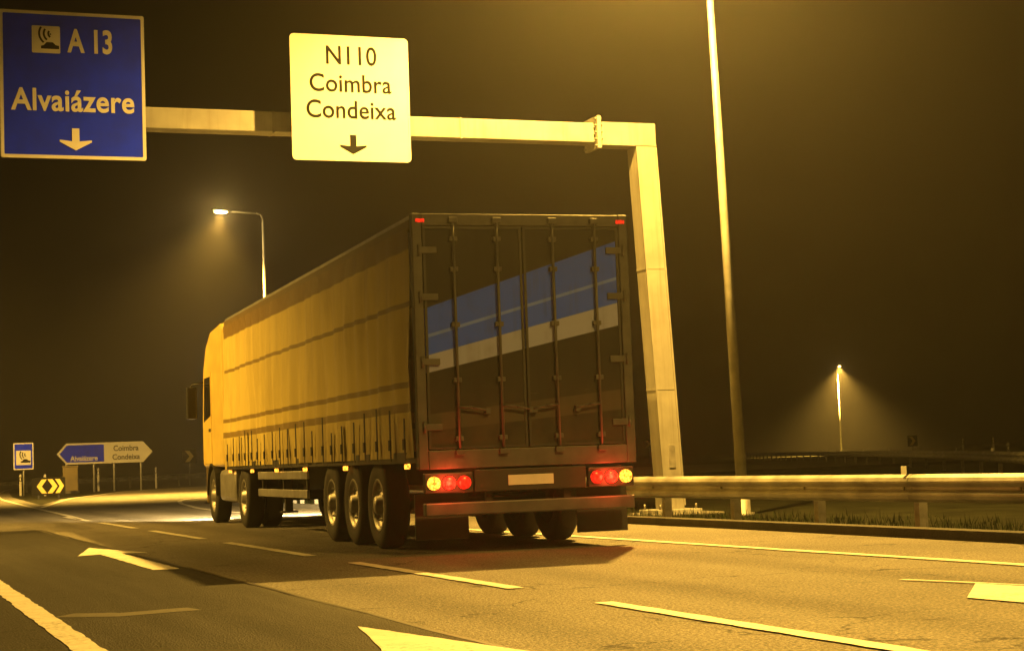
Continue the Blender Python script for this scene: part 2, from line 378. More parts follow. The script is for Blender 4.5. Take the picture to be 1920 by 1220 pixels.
def arrow(x, y, ang=0, head=2.3, hw=.42, shaft=4.0, sw=.13):
    mb = MB(); pts = [(0, 0), (hw, -head), (sw, -head * .93), (sw, -head - shaft), (-sw, -head - shaft), (-sw, -head * .93), (-hw, -head)]
    q = []
    for a, b in zip(pts, pts[1:] + pts[:1]):
        k = max(1, int(math.dist(a, b) / .13)); q += [(a[0] + (b[0] - a[0]) * i / k + (random.uniform(-.007, .007) if i else 0), a[1] + (b[1] - a[1]) * i / k) for i in range(k)]
    pts = q
    mb.prism([(x + px * math.cos(ang) - py * math.sin(ang), y + px * math.sin(ang) + py * math.cos(ang)) for px, py in pts], 'z', PZ - .003, PZ)
    mb.build('lane_arrow', 'paint', road)
arrow(2.98, 24.5, 0)
arrow(2.90, 10.6, 0)
mb = MB(); mb.prism([(7.42, 10.62), (6.70, 9.69), (6.74, 9.2), (6.90, 7.0), (7.66, 7.0), (7.50, 10.15)], 'z', PZ - .003, PZ); mb.build('lane_arrow', 'paint', road)
strip([(7.26, 11.32), (7.40, 10.85), (7.56, 10.2), (7.66, 9.6)], .05, 'arrow_barb', 'paint', PZ + .002)
strip([(1.40, 13.0), (1.75, 12.75), (2.3, 12.85)], .30, 'worn_line', 'paint_old', PZ - .003)
# low kerb round the planted island on the right of the slip road
kb = MB(); kp = dense([(10.9, 6), (10.75, 20), (10.35, 38), (9.9, 47), (10.2, 54), (11.6, 60), (14, 64), (18, 66.3), (30, 70), (55, 77)], 1.2)
for i in range(len(kp) - 1):
    a, b = Vector(kp[i]), Vector(kp[i + 1]); d = (b - a).normalized(); nn = Vector((d.y, -d.x)) * .14
    kb.add([(a.x, a.y, -.05), (b.x, b.y, -.05), (b.x, b.y, .09), (a.x, a.y, .09), (a.x + nn.x, a.y + nn.y, .10), (b.x + nn.x, b.y + nn.y, .10), (b.x + nn.x, b.y + nn.y, -.05), (a.x + nn.x, a.y + nn.y, -.05)],
           [(0, 1, 2, 3), (3, 2, 5, 4), (4, 5, 6, 7)])
M['kerb'] = mat('kerb_concrete', (.055, .052, .045), .9, noise=.5, nscale=3, bump=.5, bscale=30)
tag(kb.build('kerb', 'kerb'), kind='structure')

# grass along the verges
gm = MB()
for i in range(15000):
    r = random.random()
    if r < .62: y = random.uniform(8, 36); x = 11.15 + abs(random.gauss(0, 1.1))
    elif r < .82: y = random.uniform(30, 62); x = 11.3 + (max(0, y - 52) * .35) + abs(random.gauss(0, 1.6))
    else: y = random.uniform(16, 60); x = -4.3 - abs(random.gauss(0, 1.2))
    h = random.uniform(.04, .16) * (1.5 if random.random() < .08 else 1); a = random.uniform(0, 6.28); w = .008
    dx, dy = math.cos(a), math.sin(a); lx, ly = random.gauss(0, .03), random.gauss(0, .03)
    gm.add([(x - dx * w, y - dy * w, -.05), (x + dx * w, y + dy * w, -.05), (x + lx, y + ly, -.05 + h)], [(0, 1, 2)])
me = bpy.data.meshes.new('verge_grass'); me.from_pydata(gm.v, [], gm.f); me.materials.append(M['grass'])
go = bpy.data.objects.new('verge_grass', me); COL.objects.link(go)
tag(go, 'short rough grass along the verge under the guard rail', 'grass', kind='stuff')

# ------------------------------------------------------------------ sign gantry
GY = 27.2                                              # the sign faces stand across the road here
gan = empty('sign_gantry', (13.0, GY + .62, 0))
tag(gan, 'pale steel cantilever gantry with square post holding two signs over the lanes', 'sign gantry')
LEAN = .27
p = MB(); p.prism([(-.18 + LEAN, .04), (.18 + LEAN, .04), (.18, 6.36), (-.18, 6.36)], 'y', -.2, .2); p.build('post', 'gantry', gan)
for sx in (-1, 1):
    p = MB(); p.prism([(sx * .18 + LEAN - .014, .1), (sx * .18 + LEAN + .014, .1), (sx * .18 + .014, 6.34), (sx * .18 - .014, 6.34)], 'y', -.222, -.199); p.build('post_rib', 'gantry', gan)
p = MB(); p.prism([(-.20, 6.36), (.20, 6.36), (.20, 6.385), (-.20, 6.385)], 'y', -.21, .21); p.build('weld_collar', 'galv_dull', gan)
for zz in (2.1, 4.2):
    k = LEAN * (1 - zz / 6.36); p = MB(); p.box(-.187 + k, .187 + k, -.206, .206, zz, zz + .03); p.build('weld_band', 'gantry', gan)
p = MB(); p.box(-.05 + LEAN * .88, .07 + LEAN * .88, -.215, -.2, .75, 1.15, .004); p.build('inspection_hatch', 'galv_dull', gan)
for xx in (-3.4, -6.6, -9.9):
    p = MB(); p.box(xx - .015, xx + .015, -.188, .188, 6.392, 6.748); p.build('beam_seam', 'gantry', gan)
p = MB(); p.prism([(-.88, 6.36), (.19, 6.36), (.19, 6.76), (-.88, 6.76)], 'y', -.2, .2); p.build('corner_arm', 'gantry', gan)
p = MB(); p.box(-12.4, -.95, -.18, .18, 6.40, 6.74, .015); p.build('beam', 'gantry', gan)
p = MB(); p.box(-.95, -.915, -.29, .29, 6.29, 6.85); p.box(-.915, -.88, -.29, .29, 6.29, 6.85); fl = p.build('flange', 'gantry', gan)
for zx in (6.335, 6.45, 6.57, 6.69, 6.805):
    for yy in (-.24, .24):
        p = MB(); p.tube((-.99, yy, zx), (-.84, yy, zx), .022, seg=6); p.build('bolt', 'bolt', fl)
p = MB(); p.box(-.42 + LEAN, .42 + LEAN, -.4, .4, -.04, .04, .01); bp = p.build('base_plate', 'galv', gan)
p = MB(); p.box(-.7 + LEAN, .7 + LEAN, -.7, .7, -.35, -.02, .02); p.build('footing', 'concrete', gan)
for a in (-1, 1):
    for b in (-1, 1):
        p = MB(); p.tube((a * .34 + LEAN, b * .32, .03), (a * .34 + LEAN, b * .32, .13), .022, seg=6); p.build('anchor_bolt', 'bolt', bp)

def rounded(x0, x1, z0, z1, r, seg=5):
    out = []
    for cx, cz, a0 in ((x1 - r, z0 + r, -90), (x1 - r, z1 - r, 0), (x0 + r, z1 - r, 90), (x0 + r, z0 + r, 180)):
        for k in range(seg + 1):
            a = R_(a0 + 90 * k / seg); out.append((cx + r * math.cos(a), cz + r * math.sin(a)))
    return out
def ring(mb, outer, inner, y0, y1):
    k = len(outer); vs = [(x, y0, z) for x, z in outer] + [(x, y0, z) for x, z in inner] + [(x, y1, z) for x, z in outer] + [(x, y1, z) for x, z in inner]
    mb.add(vs, [(i, (i + 1) % k, (i + 1) % k + k, i + k) for i in range(k)] + [(i + 2 * k, i + 3 * k, (i + 1) % k + 3 * k, (i + 1) % k + 2 * k) for i in range(k)]
           + [(i, i + 2 * k, (i + 1) % k + 2 * k, (i + 1) % k) for i in range(k)] + [(i + k, (i + 1) % k + k, (i + 1) % k + 3 * k, i + 3 * k) for i in range(k)]); return mb

def board(name, x0, x1, z0, z1, face, border, label, r=.06, bw=.035, loc_y=GY):
    """sign panel with border rim, back stiffeners and brackets; local origin at the bottom centre"""
    cx = (x0 + x1) / 2; e = empty(name, (cx, loc_y, z0)); tag(e, label, 'road sign', 'signs hung on the gantry')
    w = (x1 - x0) / 2; h = z1 - z0
    mb = MB(); mb.prism(rounded(-w + .004, w - .004, .004, h - .004, r), 'y', 0, .03); mb.build('panel', face, e)
    mb = MB(); ring(mb, rounded(-w, w, 0, h, r), rounded(-w + bw, w - bw, bw, h - bw, r * .6), -.004, .034); mb.build('border', border, e)
    for zz in (.35, h * .5, h - .35):
        mb = MB(); mb.box(-w + .08, w - .08, .036, .10, zz - .04, zz + .04); mb.build('stiffener', 'signback', e)
    for xx in (-w * .55, w * .55):
        mb = MB(); mb.box(xx - .05, xx + .05, .102, .438, 6.42 - z0, 6.72 - z0); mb.box(xx - .05, xx + .05, .102, .16, .2, h - .2); mb.build('bracket', 'galv', e)
    return e, w, h
def down_arrow(e, x, z, m, s=1.0):
    mb = MB(); a = [(x - .055 * s, z + .17 * s), (x - .055 * s, z - .03 * s), (x - .24 * s, z - .01 * s), (x - .24 * s, z - .04 * s), (x, z - .17 * s), (x + .24 * s, z - .04 * s), (x + .24 * s, z - .01 * s), (x + .055 * s, z - .03 * s), (x + .055 * s, z + .17 * s)]
    mb.prism(a, 'y', -.006, -.001); mb.build('down_arrow', m, e)

def toll_symbol(e, x, z, s, y=-.001):
    """white square with radio waves over a car"""
    mb = MB(); mb.prism(rounded(x - s / 2, x + s / 2, z - s / 2, z + s / 2, .02), 'y', y - .004, y); sq = mb.build('pictogram_square', 'white', e)
    for rr in (.20, .33, .46):
        mb = MB(); k = 9; cx, cz = x + s * .30, z + s * .22
        A = [R_(150 + 75 * i / k) for i in range(k + 1)]
        o = [(cx + rr * s * 1.25 * math.cos(a), cz + rr * s * math.sin(a) * 1.1) for a in A]; i2 = [(cx + (rr * 1.25 - .07) * s * math.cos(a), cz + (rr - .06) * s * math.sin(a) * 1.1) for a in A][::-1]
        mb.prism(o + i2, 'y', y - .008, y - .0045); mb.build('wave', 'black', sq)
    mb = MB(); mb.prism([(x + s * .16 + .012 * math.cos(t), z + s * .2 + .012 * math.sin(t)) for t in [k * .785 for k in range(8)]], 'y', y - .008, y - .0045); mb.build('dot', 'black', sq)
    mb = MB(); c = [(-.18, -.34), (.46, -.34), (.46, -.22), (.34, -.20), (.24, -.10), (.02, -.10), (-.08, -.21), (-.18, -.24)]
    mb.prism([(x + a * s, z + b * s) for a, b in c], 'y', y - .008, y - .0045); mb.build('car_shape', 'black', sq)

e, w, h = board('gantry_sign', 2.11, 4.28, 5.80, 8.07, 'blue', 'white', 'blue motorway sign reading A 13 Alvaiázere with white down arrow', .03, .05)
toll_symbol(e, -.40, 1.83, .42)
text_mesh('A 13', .50, 'white', e, (.27, -.002, 1.66), weight=.014, xs=.70)
text_mesh('Alvaiázere', .475, 'white', e, (0, -.002, .74), weight=.010, xs=.88, space=1.05)
down_arrow(e, .02, .30, 'white')
e, w, h = board('gantry_sign', 6.59, 8.57, 5.88, 7.93, 'white', 'white', 'white road sign reading N110 Coimbra Condeixa with black down arrow', .07, .03)
text_mesh('N110', .43, 'black', e, (.02, -.002, 1.58), weight=.004, xs=.88, space=1.02)
text_mesh('Coimbra', .41, 'black', e, (0, -.002, 1.13), weight=.005, xs=.92, space=1.03)
text_mesh('Condeixa', .41, 'black', e, (0, -.002, .70), weight=.005, xs=.92, space=1.03)
down_arrow(e, .02, .27, 'black', .92)

# ------------------------------------------------------------------ street lamps
def street_lamp(base, rz, H=12.0, arm=2.0, label='', power=0, lens='lens', tilt=5, r0=.11, cone=150, aim=0, blend=.35, lean=0, group='tall sodium street lamps'):
    e = empty('street_lamp', base, rz); tag(e, label, 'street lamp', group)
    if lean: e.rotation_mode = 'ZYX'; e.matrix_world = Matrix.Translation(base) @ Matrix.Rotation(R_(lean), 4, 'Y') @ Matrix.Rotation(rz, 4, 'Z')
    mb = MB(); mb.tube((0, 0, 0), (0, 0, H - .35), r0, r0 * .45, 16); mb.build('pole', 'galv', e)
    mb = MB(); mb.lathe([(0, r0 * 1.9), (.04, r0 * 1.9), (.05, r0 * 1.25), (.5, r0 * 1.22), (.52, r0)], (0, 0, 0), 'z', 16); mb.build('base_collar', 'galv_dull', e)
    mb = MB(); mb.box(r0 * .86, r0 * 1.06, -.05, .05, .7, 1.1, .008); mb.build('access_door', 'galv_dull', e)
    pts = [(0, 0, H - .5), (0, 0, H - .25), (-.10, 0, H - .06), (-.30, 0, H), (-arm + .55, 0, H + .07)]
    mb = MB(); mb.pipe(pts, r0 * .42, 10); mb.build('arm', 'galv', e)
    # cobra-head luminaire
    rings = []
    for t, wd, up, dn in ((0, .045, .045, -.045), (.1, .07, .07, -.06), (.3, .15, .10, -.07), (.55, .17, .11, -.075), (.78, .14, .085, -.07), (.88, .07, .03, -.06)):
        x = -arm + .6 - t; zc = H + .07 + t * math.tan(R_(tilt))
        rings.append([(x, wd * math.cos(a), zc + (up if math.sin(a) > 0 else -dn) * math.sin(a)) for a in [2 * math.pi * i / 14 for i in range(14)]])
    mb = MB(); mb.loft(rings); hd = mb.build('luminaire', 'galv_dull', e)
    rings = []
    for zz, k in ((-.06, 1), (-.10, .93), (-.125, .6), (-.13, .1)):
        rings.append([(-arm + .13 + .27 * k * math.cos(a), .135 * k * math.sin(a), H + .105 + zz) for a in [2 * math.pi * i / 16 for i in range(16)]])
    mb = MB(); mb.loft(rings); mb.build('lens', lens, hd)
    if power:
        L = bpy.data.lights.new('sodium_lamp', 'SPOT'); L.energy = power; L.color = SODIUM; L.spot_size = R_(cone); L.spot_blend = blend; L.shadow_soft_size = .12
        lo = bpy.data.objects.new('sodium_lamp', L); COL.objects.link(lo); lo.parent = e; lo.location = (-arm + .13, 0, H - .08); lo.rotation_euler.y = R_(aim)
    return e
street_lamp((13.6, 25.75, -.05), R_(50), 11, 3.5, 'tall grey street lamp standing beside the gantry post', P_LAMP * 1.2, cone=150, blend=.5, aim=0, r0=.096, lean=-1.3, lens='lens_near')
street_lamp((12.0, 3.5, -.05), 0, 12, 2.4, 'added street lamp out of view on the guard rail side, lighting the near road', P_LAMP * 1.15, cone=140, blend=.9, lens='lens_near')  # added out of frame to light the near road and the lorry's rear doors
street_lamp((16.62, 74.3, -.05), R_(0), 12, 1.95, 'lit street lamp with a short arm rising behind the lorry', P_LAMP * 3.4, cone=112, aim=14, blend=.9)
street_lamp((-5.0, 35, -.05), R_(180), 8.5, 2.0, 'added street lamp out of view on the left verge, lighting the lorry side', P_LAMP * .62, cone=138, aim=16, blend=.5, lens='lens_near')  # unseen lamp, added to brighten the yellow curtain side
street_lamp((-5.2, 88.5, -.05), R_(180), 12, 2.2, 'added street lamp out of view on the left verge, lighting the arrow signs', P_LAMP * 2.0, cone=138, aim=24, blend=.5, lens='lens_near')  # unseen lamp, put in so the far sign faces get light
b = far(1578, 850, 245); street_lamp((b.x, b.y, -.05), R_(70), 12, 1.6, 'lone lit street lamp far beyond the guard rail in the haze', P_LAMP * 26, cone=124, blend=.9)
b = far(998, 690, 214); street_lamp((b.x, b.y, -.05), R_(30), 12, 1.6, 'distant street lamp with a faint white light behind the lorry', 0, 'lens_far')
b = far(472, 700, 168); street_lamp((b.x, b.y, -.05), R_(10), 12, 1.6, 'distant street lamp beyond the slip road behind the lorry cab', 0, 'lens_far')
b = far(415, 838, 430); street_lamp((b.x, b.y, -.05), R_(20), 6, 1.0, 'low white lamp far down the slip road', 0, 'lens_far', r0=.07)

# ------------------------------------------------------------------ guard rails
WP = [(0, .310), (-.012, .302), (-.06, .275), (-.083, .235), (-.083, .215), (-.02, .170), (-.02, .140), (-.083, .095), (-.083, .075), (-.06, .035), (-.012, .008), (0, 0)]
def rail_segment(a, b, z0):
    mb = MB(); a = Vector((*a, 0)); b = Vector((*b, 0)); d = (b - a).normalized(); nn = Vector((d.y, -d.x, 0))
    k = len(WP); th = .004
    prof = [(o, z) for o, z in WP] + [(o + th, z) for o, z in WP[::-1]]
    vs = [a + nn * o + Vector((0, 0, z0 + z)) for o, z in prof] + [b + nn * o + Vector((0, 0, z0 + z)) for o, z in prof]
    kk = len(prof); mb.add(vs, [(i, (i + 1) % kk, (i + 1) % kk + kk, i + kk) for i in range(kk)] + [tuple(range(kk)), tuple(range(kk, 2 * kk))[::-1]]); return mb
def guard_rail(pts, label, step=4.0, z0=.36, detail=True, refl=True):
    path = dense(pts, .5); e = empty('guard_rail', (path[0][0], path[0][1], 0)); tag(e, label, 'guard rail')
    o = Vector(path[0]); pos = [path[0]]; acc = 0
    for i in range(1, len(path)):
        acc += math.dist(path[i], path[i - 1])
        if acc >= step: pos.append(path[i]); acc = 0
    for i in range(len(pos) - 1):
        a, b = Vector(pos[i]) - o, Vector(pos[i + 1]) - o; d = (b - a).normalized(); n = Vector((d.y, -d.x))
        off = n * (.004 if i % 2 else 0)
        rail_segment(a + off - d * .12, b + off + d * .12, z0).build('rail_beam', 'rail_steel', e)
        for q in ((0, .5) if detail else (0,)):
            c = a + (b - a) * q; ang = math.atan2(d.y, d.x)
            mb = MB(); mb.box(-.05, .05, -.055, .055, -.3, z0 + .28); pm = mb.build('rail_post', 'galv_dull', e)
            pm.location = (c.x + n.x * .17, c.y + n.y * .17, 0); pm.rotation_euler.z = ang
            mb = MB(); mb.box(-.04, .04, -.06, .06, z0 + .06, z0 + .25); sp = mb.build('spacer', 'galv_dull', e)
            sp.location = (c.x + n.x * .075, c.y + n.y * .075, 0); sp.rotation_euler.z = ang
            if detail:
                mb = MB(); mb.tube((0, 0, 0), (.018, 0, 0), .018, seg=6); bo = mb.build('rail_bolt', 'bolt', e)
                bo.location = (c.x - n.x * .034, c.y - n.y * .034, z0 + .155); bo.rotation_euler.z = math.atan2(-n.y, -n.x)
        if refl and i % 2 == 0:
            c = a; mb = MB(); mb.box(-.035, .035, -.006, .006, 0, .09, .004); ro = mb.build('reflector', 'reflector', e)
            ro.location = (c.x - n.x * .03, c.y - n.y * .03, z0 + .312); ro.rotation_euler.z = math.atan2(d.y, d.x) + R_(90)
    return e
guard_rail([(11.35, -8), (11.3, 6), (11.2, 15), (11.05, 18.5), (10.95, 30), (10.9, 42), (11.6, 50), (13.5, 57), (18, 61)], 'near steel guard rail running along the right shoulder past the gantry post')
a0 = far(-60, 918, 118); a1 = far(180, 912, 124); a2 = far(420, 905, 131); a3 = far(760, 890, 150)
guard_rail([a0.xy[:], a1.xy[:], a2.xy[:], a3.xy[:]], 'far guard rail on the outer edge of the slip road by the arrow signs', 4, .42, False)
b0 = far(2050, 880, 40); b1 = far(1920, 880, 46); b2 = far(1650, 880, 95); b3 = far(1390, 880, 240)
guard_rail([b0.xy[:], b1.xy[:], b2.xy[:], b3.xy[:]], 'second guard rail across the island below the lone far lamp', 6, .42, False)

# ------------------------------------------------------------------ far signs and markers
def face_cam(p): return math.atan2(p.y, p.x) - math.pi / 2
def arrow_sign(px0, px1, py0, py1, dist, left, face, label, texts, ltr):
    c = far((px0 + px1) / 2, (py0 + py1) / 2, dist); k = dist / FPX; w = (px1 - px0) * k / 2; h = (py1 - py0) * k / 2
    e = empty('direction_sign', (c.x, c.y, 0), face_cam(c)); tag(e, label, 'direction sign')
    s = -1 if left else 1; tip = h * .9
    def outl(i): return [(-s * (w - i), c.z - h + i), (s * (w - tip - i * .3), c.z - h + i), (s * (w - i * 1.5), c.z), (s * (w - tip - i * .3), c.z + h - i), (-s * (w - i), c.z + h - i)]
    mb = MB(); mb.prism(outl(.01), 'y', 0, .05); mb.build('panel', face, e)
    mb = MB(); ring(mb, outl(0), outl(.11), -.006, .055); mb.build('border', 'white', e)
    for xx in (-w * .62, w * .5): mb = MB(); mb.tube((xx, .12, -.06), (xx, .12, c.z + h * .8), .06, seg=10); mb.build('sign_post', 'galv', e)
    for t, sz, zz in texts: text_mesh(t, sz, ltr, e, (-s * h * .25, -.004, c.z + zz), weight=.008, xs=.9)
    return e
arrow_sign(109, 196, 831, 869, 108, True, 'blue', 'blue arrow-shaped direction sign reading Alvaiázere pointing left', [('Alvaiázere', .42, -.42)], 'white')
arrow_sign(198.5, 284, 828, 866, 108, False, 'white', 'white arrow-shaped direction sign reading Coimbra Condeixa pointing right', [('Coimbra', .46, .10), ('Condeixa', .46, -.42)], 'black')

c = far(44, 855, 100); e = empty('toll_sign', (c.x, c.y, 0), face_cam(c)); tag(e, 'small blue panel with white toll pictogram on a post by the gore', 'toll sign')
mb = MB(); mb.prism(rounded(-.52, .52, c.z - .72, c.z + .72, .05), 'y', 0, .04); mb.build('panel', 'blue', e)
mb = MB(); ring(mb, rounded(-.53, .53, c.z - .73, c.z + .73, .05), rounded(-.47, .47, c.z - .67, c.z + .67, .04), -.004, .045); mb.build('border', 'white', e)
toll_symbol(e, 0, c.z - .08, .78)
mb = MB(); mb.tube((0, .1, -.06), (0, .1, c.z + .5), .045); mb.build('sign_post', 'galv', e)

def chevron(mb, x, z, w, h, t, s):
    mb.prism([(x - s * w / 2, z + h / 2), (x - s * w / 2 + s * t, z + h / 2), (x + s * w / 2, z), (x - s * w / 2 + s * t, z - h / 2), (x - s * w / 2, z - h / 2), (x + s * (w / 2 - t), z)], 'y', -.008, -.001); return mb
def chevron_sign(px, py, dist, w, h, chs, label, post=1):
    c = far(px, py, dist); e = empty('chevron_sign', (c.x, c.y, 0), face_cam(c)); tag(e, label, 'chevron sign')
    mb = MB(); mb.prism(rounded(-w / 2, w / 2, c.z - h / 2, c.z + h / 2, .05), 'y', 0, .03); mb.build('panel', 'black', e)
    for x, cw, s in chs: chevron(MB(), x * w, c.z, cw * w, h * .8, cw * w * .5, s).build('chevron', 'yellow', e)
    for xx in ((-w * .3, w * .3) if post == 2 else (0,)): mb = MB(); mb.tube((xx, .07, -.06), (xx, .07, c.z + h * .4), .035, seg=8); mb.build('sign_post', 'galv', e)
    return e
chevron_sign(91, 911, 84, 1.5, .8, [(-.20, .30, -1), (.12, .30, 1), (.33, .26, 1)], 'black board with yellow chevrons pointing both ways on the gore', 2)
chevron_sign(355, 855, 128, 1.0, 1.0, [(0, .62, 1)], 'single yellow chevron board beside the lorry cab')
chevron_sign(1215, 832, 170, .8, .8, [(0, .62, 1)], 'tiny far chevron board beside the gantry post')
chevron_sign(1711, 826, 150, .8, .9, [(0, .62, 1)], 'tiny far chevron board to the right of the lone lamp')

c = far(132, 892, 104); e = empty('utility_cabinet', (c.x, c.y, 0), face_cam(c)); tag(e, 'ochre roadside cabinet under the blue arrow sign', 'cabinet')
mb = MB(); mb.box(-.42, .42, -.2, .2, .1, 1.45, .02); mb.build('body', 'cabinet', e)
mb = MB(); mb.box(-.46, .46, -.24, .24, 1.45, 1.52, .015); mb.build('lid', 'cabinet', e)
mb = MB(); mb.box(-.37, .37, -.215, -.2, .18, 1.4, .006); dr = mb.build('door', 'cabinet', e)
mb = MB(); mb.box(.26, .30, -.235, -.214, .75, .9, .004); mb.build('handle', 'bolt', dr)
mb = MB(); mb.box(-.5, .5, -.28, .28, -.06, .1, .01); mb.build('plinth', 'concrete', e)

def delineator(px, py, dist, h, label):
    c = far(px, py, dist); e = empty('delineator_post', (c.x, c.y, 0), face_cam(c)); tag(e, label, 'delineator', 'white delineator posts')
    t = c.z if h is None else h
    mb = MB(); mb.prism([(-.06, -.05), (.06, -.05), (.06, t), (.0, t + .05), (-.06, t - .03)], 'y', 0, .1); mb.build('post', 'white', e)
    mb = MB(); mb.box(-.062, .062, -.004, .104, t - .36, t - .12); bd = mb.build('black_band', 'black', e)
    mb = MB(); mb.box(-.03, .03, -.01, -.004, t - .32, t - .16); mb.build('reflector', 'reflector', bd)
for (px, py, d, l) in ((84, 890, 96, 'white delineator post behind the two-way chevron board'), (184, 878, 112, 'white delineator post in front of the blue arrow sign'), (292, 876, 116, 'white delineator post right of the white arrow sign'), (38, 890, 102, 'white delineator post under the toll panel'),
                       (1805, 822, 120, 'far small delineator post, first right of the tiny chevron board'), (1862, 820, 110, 'far small delineator post, second right of the tiny chevron board'), (1890, 830, 90, 'far delineator post above the second guard rail end')):
    delineator(px, py, d, None, l)

# ------------------------------------------------------------------ the lorry
TA = R_(2.5)
tx = Vector((math.cos(TA), -math.sin(TA), 0)); org = Vector((5.65, 18.0, 0)) + tx * 1.25
lorry = empty('articulated_lorry', org, -TA)
tag(lorry, 'articulated lorry with yellow curtain side and dark rear doors with a blue band', 'lorry')
TW, TH, FZ, TL = 1.25, 3.68, 1.12, 13.3                 # half width, roof height, floor height, trailer length
mb = MB(); mb.box(-TW + .02, TW - .02, .10, TL - .02, TH - .05, TH, .01); mb.build('roof', 'alu', lorry)
mb = MB(); mb.box(-TW, TW, 0.06, TL, FZ - .13, FZ, .01); mb.build('floor_frame', 'chassis', lorry)
mb = MB(); mb.box(-TW, TW, TL - .06, TL, FZ + .002, TH - .052, .01); mb.build('front_bulkhead', 'cabpaint', lorry)
for s in (-1, 1):
    mb = MB(); mb.box(s * TW - (.0 if s < 0 else .11), s * TW + (.11 if s < 0 else .0), 0, .12, FZ - .2, TH, .012); mb.build('rear_corner_post', 'frame_grey', lorry)
    mb = MB(); mb.box(min(s * TW, s * (TW - .07)), max(s * TW, s * (TW - .07)), .122, TL - .062, TH - .16, TH - .052, .008); mb.build('roof_rail', 'cabdark', lorry)
    # pleated curtain
    mb = MB(); N = 420; prof = ((FZ - .07, .018), (FZ + .05, .018), (FZ + .4, .03), (FZ + .9, .034), (FZ + 1.5, .03), (TH - .6, .022), (TH - .14, .008))
    vs = []
    for i in range(N + 1):
        y = .14 + (TL - .22) * i / N
        for z, a in prof:
            w = .5 * math.sin(y * 2 * math.pi / .62 + .8 * math.sin(y * 1.7 + z)) + .55 * math.sin(y * 2 * math.pi / 1.9 + z * 1.3 + 1.1 * math.sin(y * .9)) + .35 * math.sin(y * 9.3 + z * 3.1 + math.sin(y * 2.3)) + .4 * math.sin(y * .8 - z * 2.2)
            vs.append((s * (TW + .012 + a * w), y, z))
    k = len(prof); mb.add(vs, [(i * k + q, (i + 1) * k + q, (i + 1) * k + q + 1, i * k + q + 1) for i in range(N) for q in range(k - 1)], True)
    cu = mb.build('curtain', 'curtain', lorry)
    for i in range(21):
        y = .45 + i * .62 + random.uniform(-.05, .05); hs = random.uniform(.30, .52)
        mb = MB(); mb.box(s * (TW + .042) - .004, s * (TW + .042) + .004, y - .025, y + .025, FZ - .1, FZ + hs); mb.box(s * (TW + .05) - .012, s * (TW + .05) + .012, y - .035, y + .035, FZ + .02, FZ + .14, .004); mb.build('strap', 'strap', cu)
    # under-run guard
    for zz in (.55, .82):
        mb = MB(); mb.box(s * (TW - .06) - .02, s * (TW - .06) + .02, 6.3, 10.3, zz, zz + .12, .01); mb.build('side_guard', 'alu', lorry)
    for yy in (6.5, 8.3, 10.1):
        mb = MB(); mb.box(s * (TW - .10) - .02, s * (TW - .10) + .018, yy - .03, yy + .03, .52, FZ - .13); mb.build('guard_bracket', 'chassis', lorry)
    mb = MB(); mb.box(s * .62 - .06, s * .62 + .06, 10.75, 10.87, .28, FZ - .13); mb.box(s * .62 - .13, s * .62 + .13, 10.68, 10.94, .25, .28); mb.build('landing_leg', 'chassis', lorry)
    for yy in (.5, 3.6, 6.2, 8.4, 10.6, 12.9):
        mb = MB(); mb.box(s * (TW + .0) - .022, s * (TW + .0) + .022, yy - .055, yy + .055, FZ - .19, FZ - .134, .008); mb.build('side_marker', 'amber', lorry)
mb = MB()
for s in (-1, 1): mb.box(s * .45 - .06, s * .45 + .06, .2, 12.6, .72, FZ - .132)
for yy in (1.2, 3.2, 5.8, 8, 10, 12): mb.box(-.389, .389, yy - .04, yy + .04, .76, .96)
mb.build('chassis_rails', 'chassis', lorry)

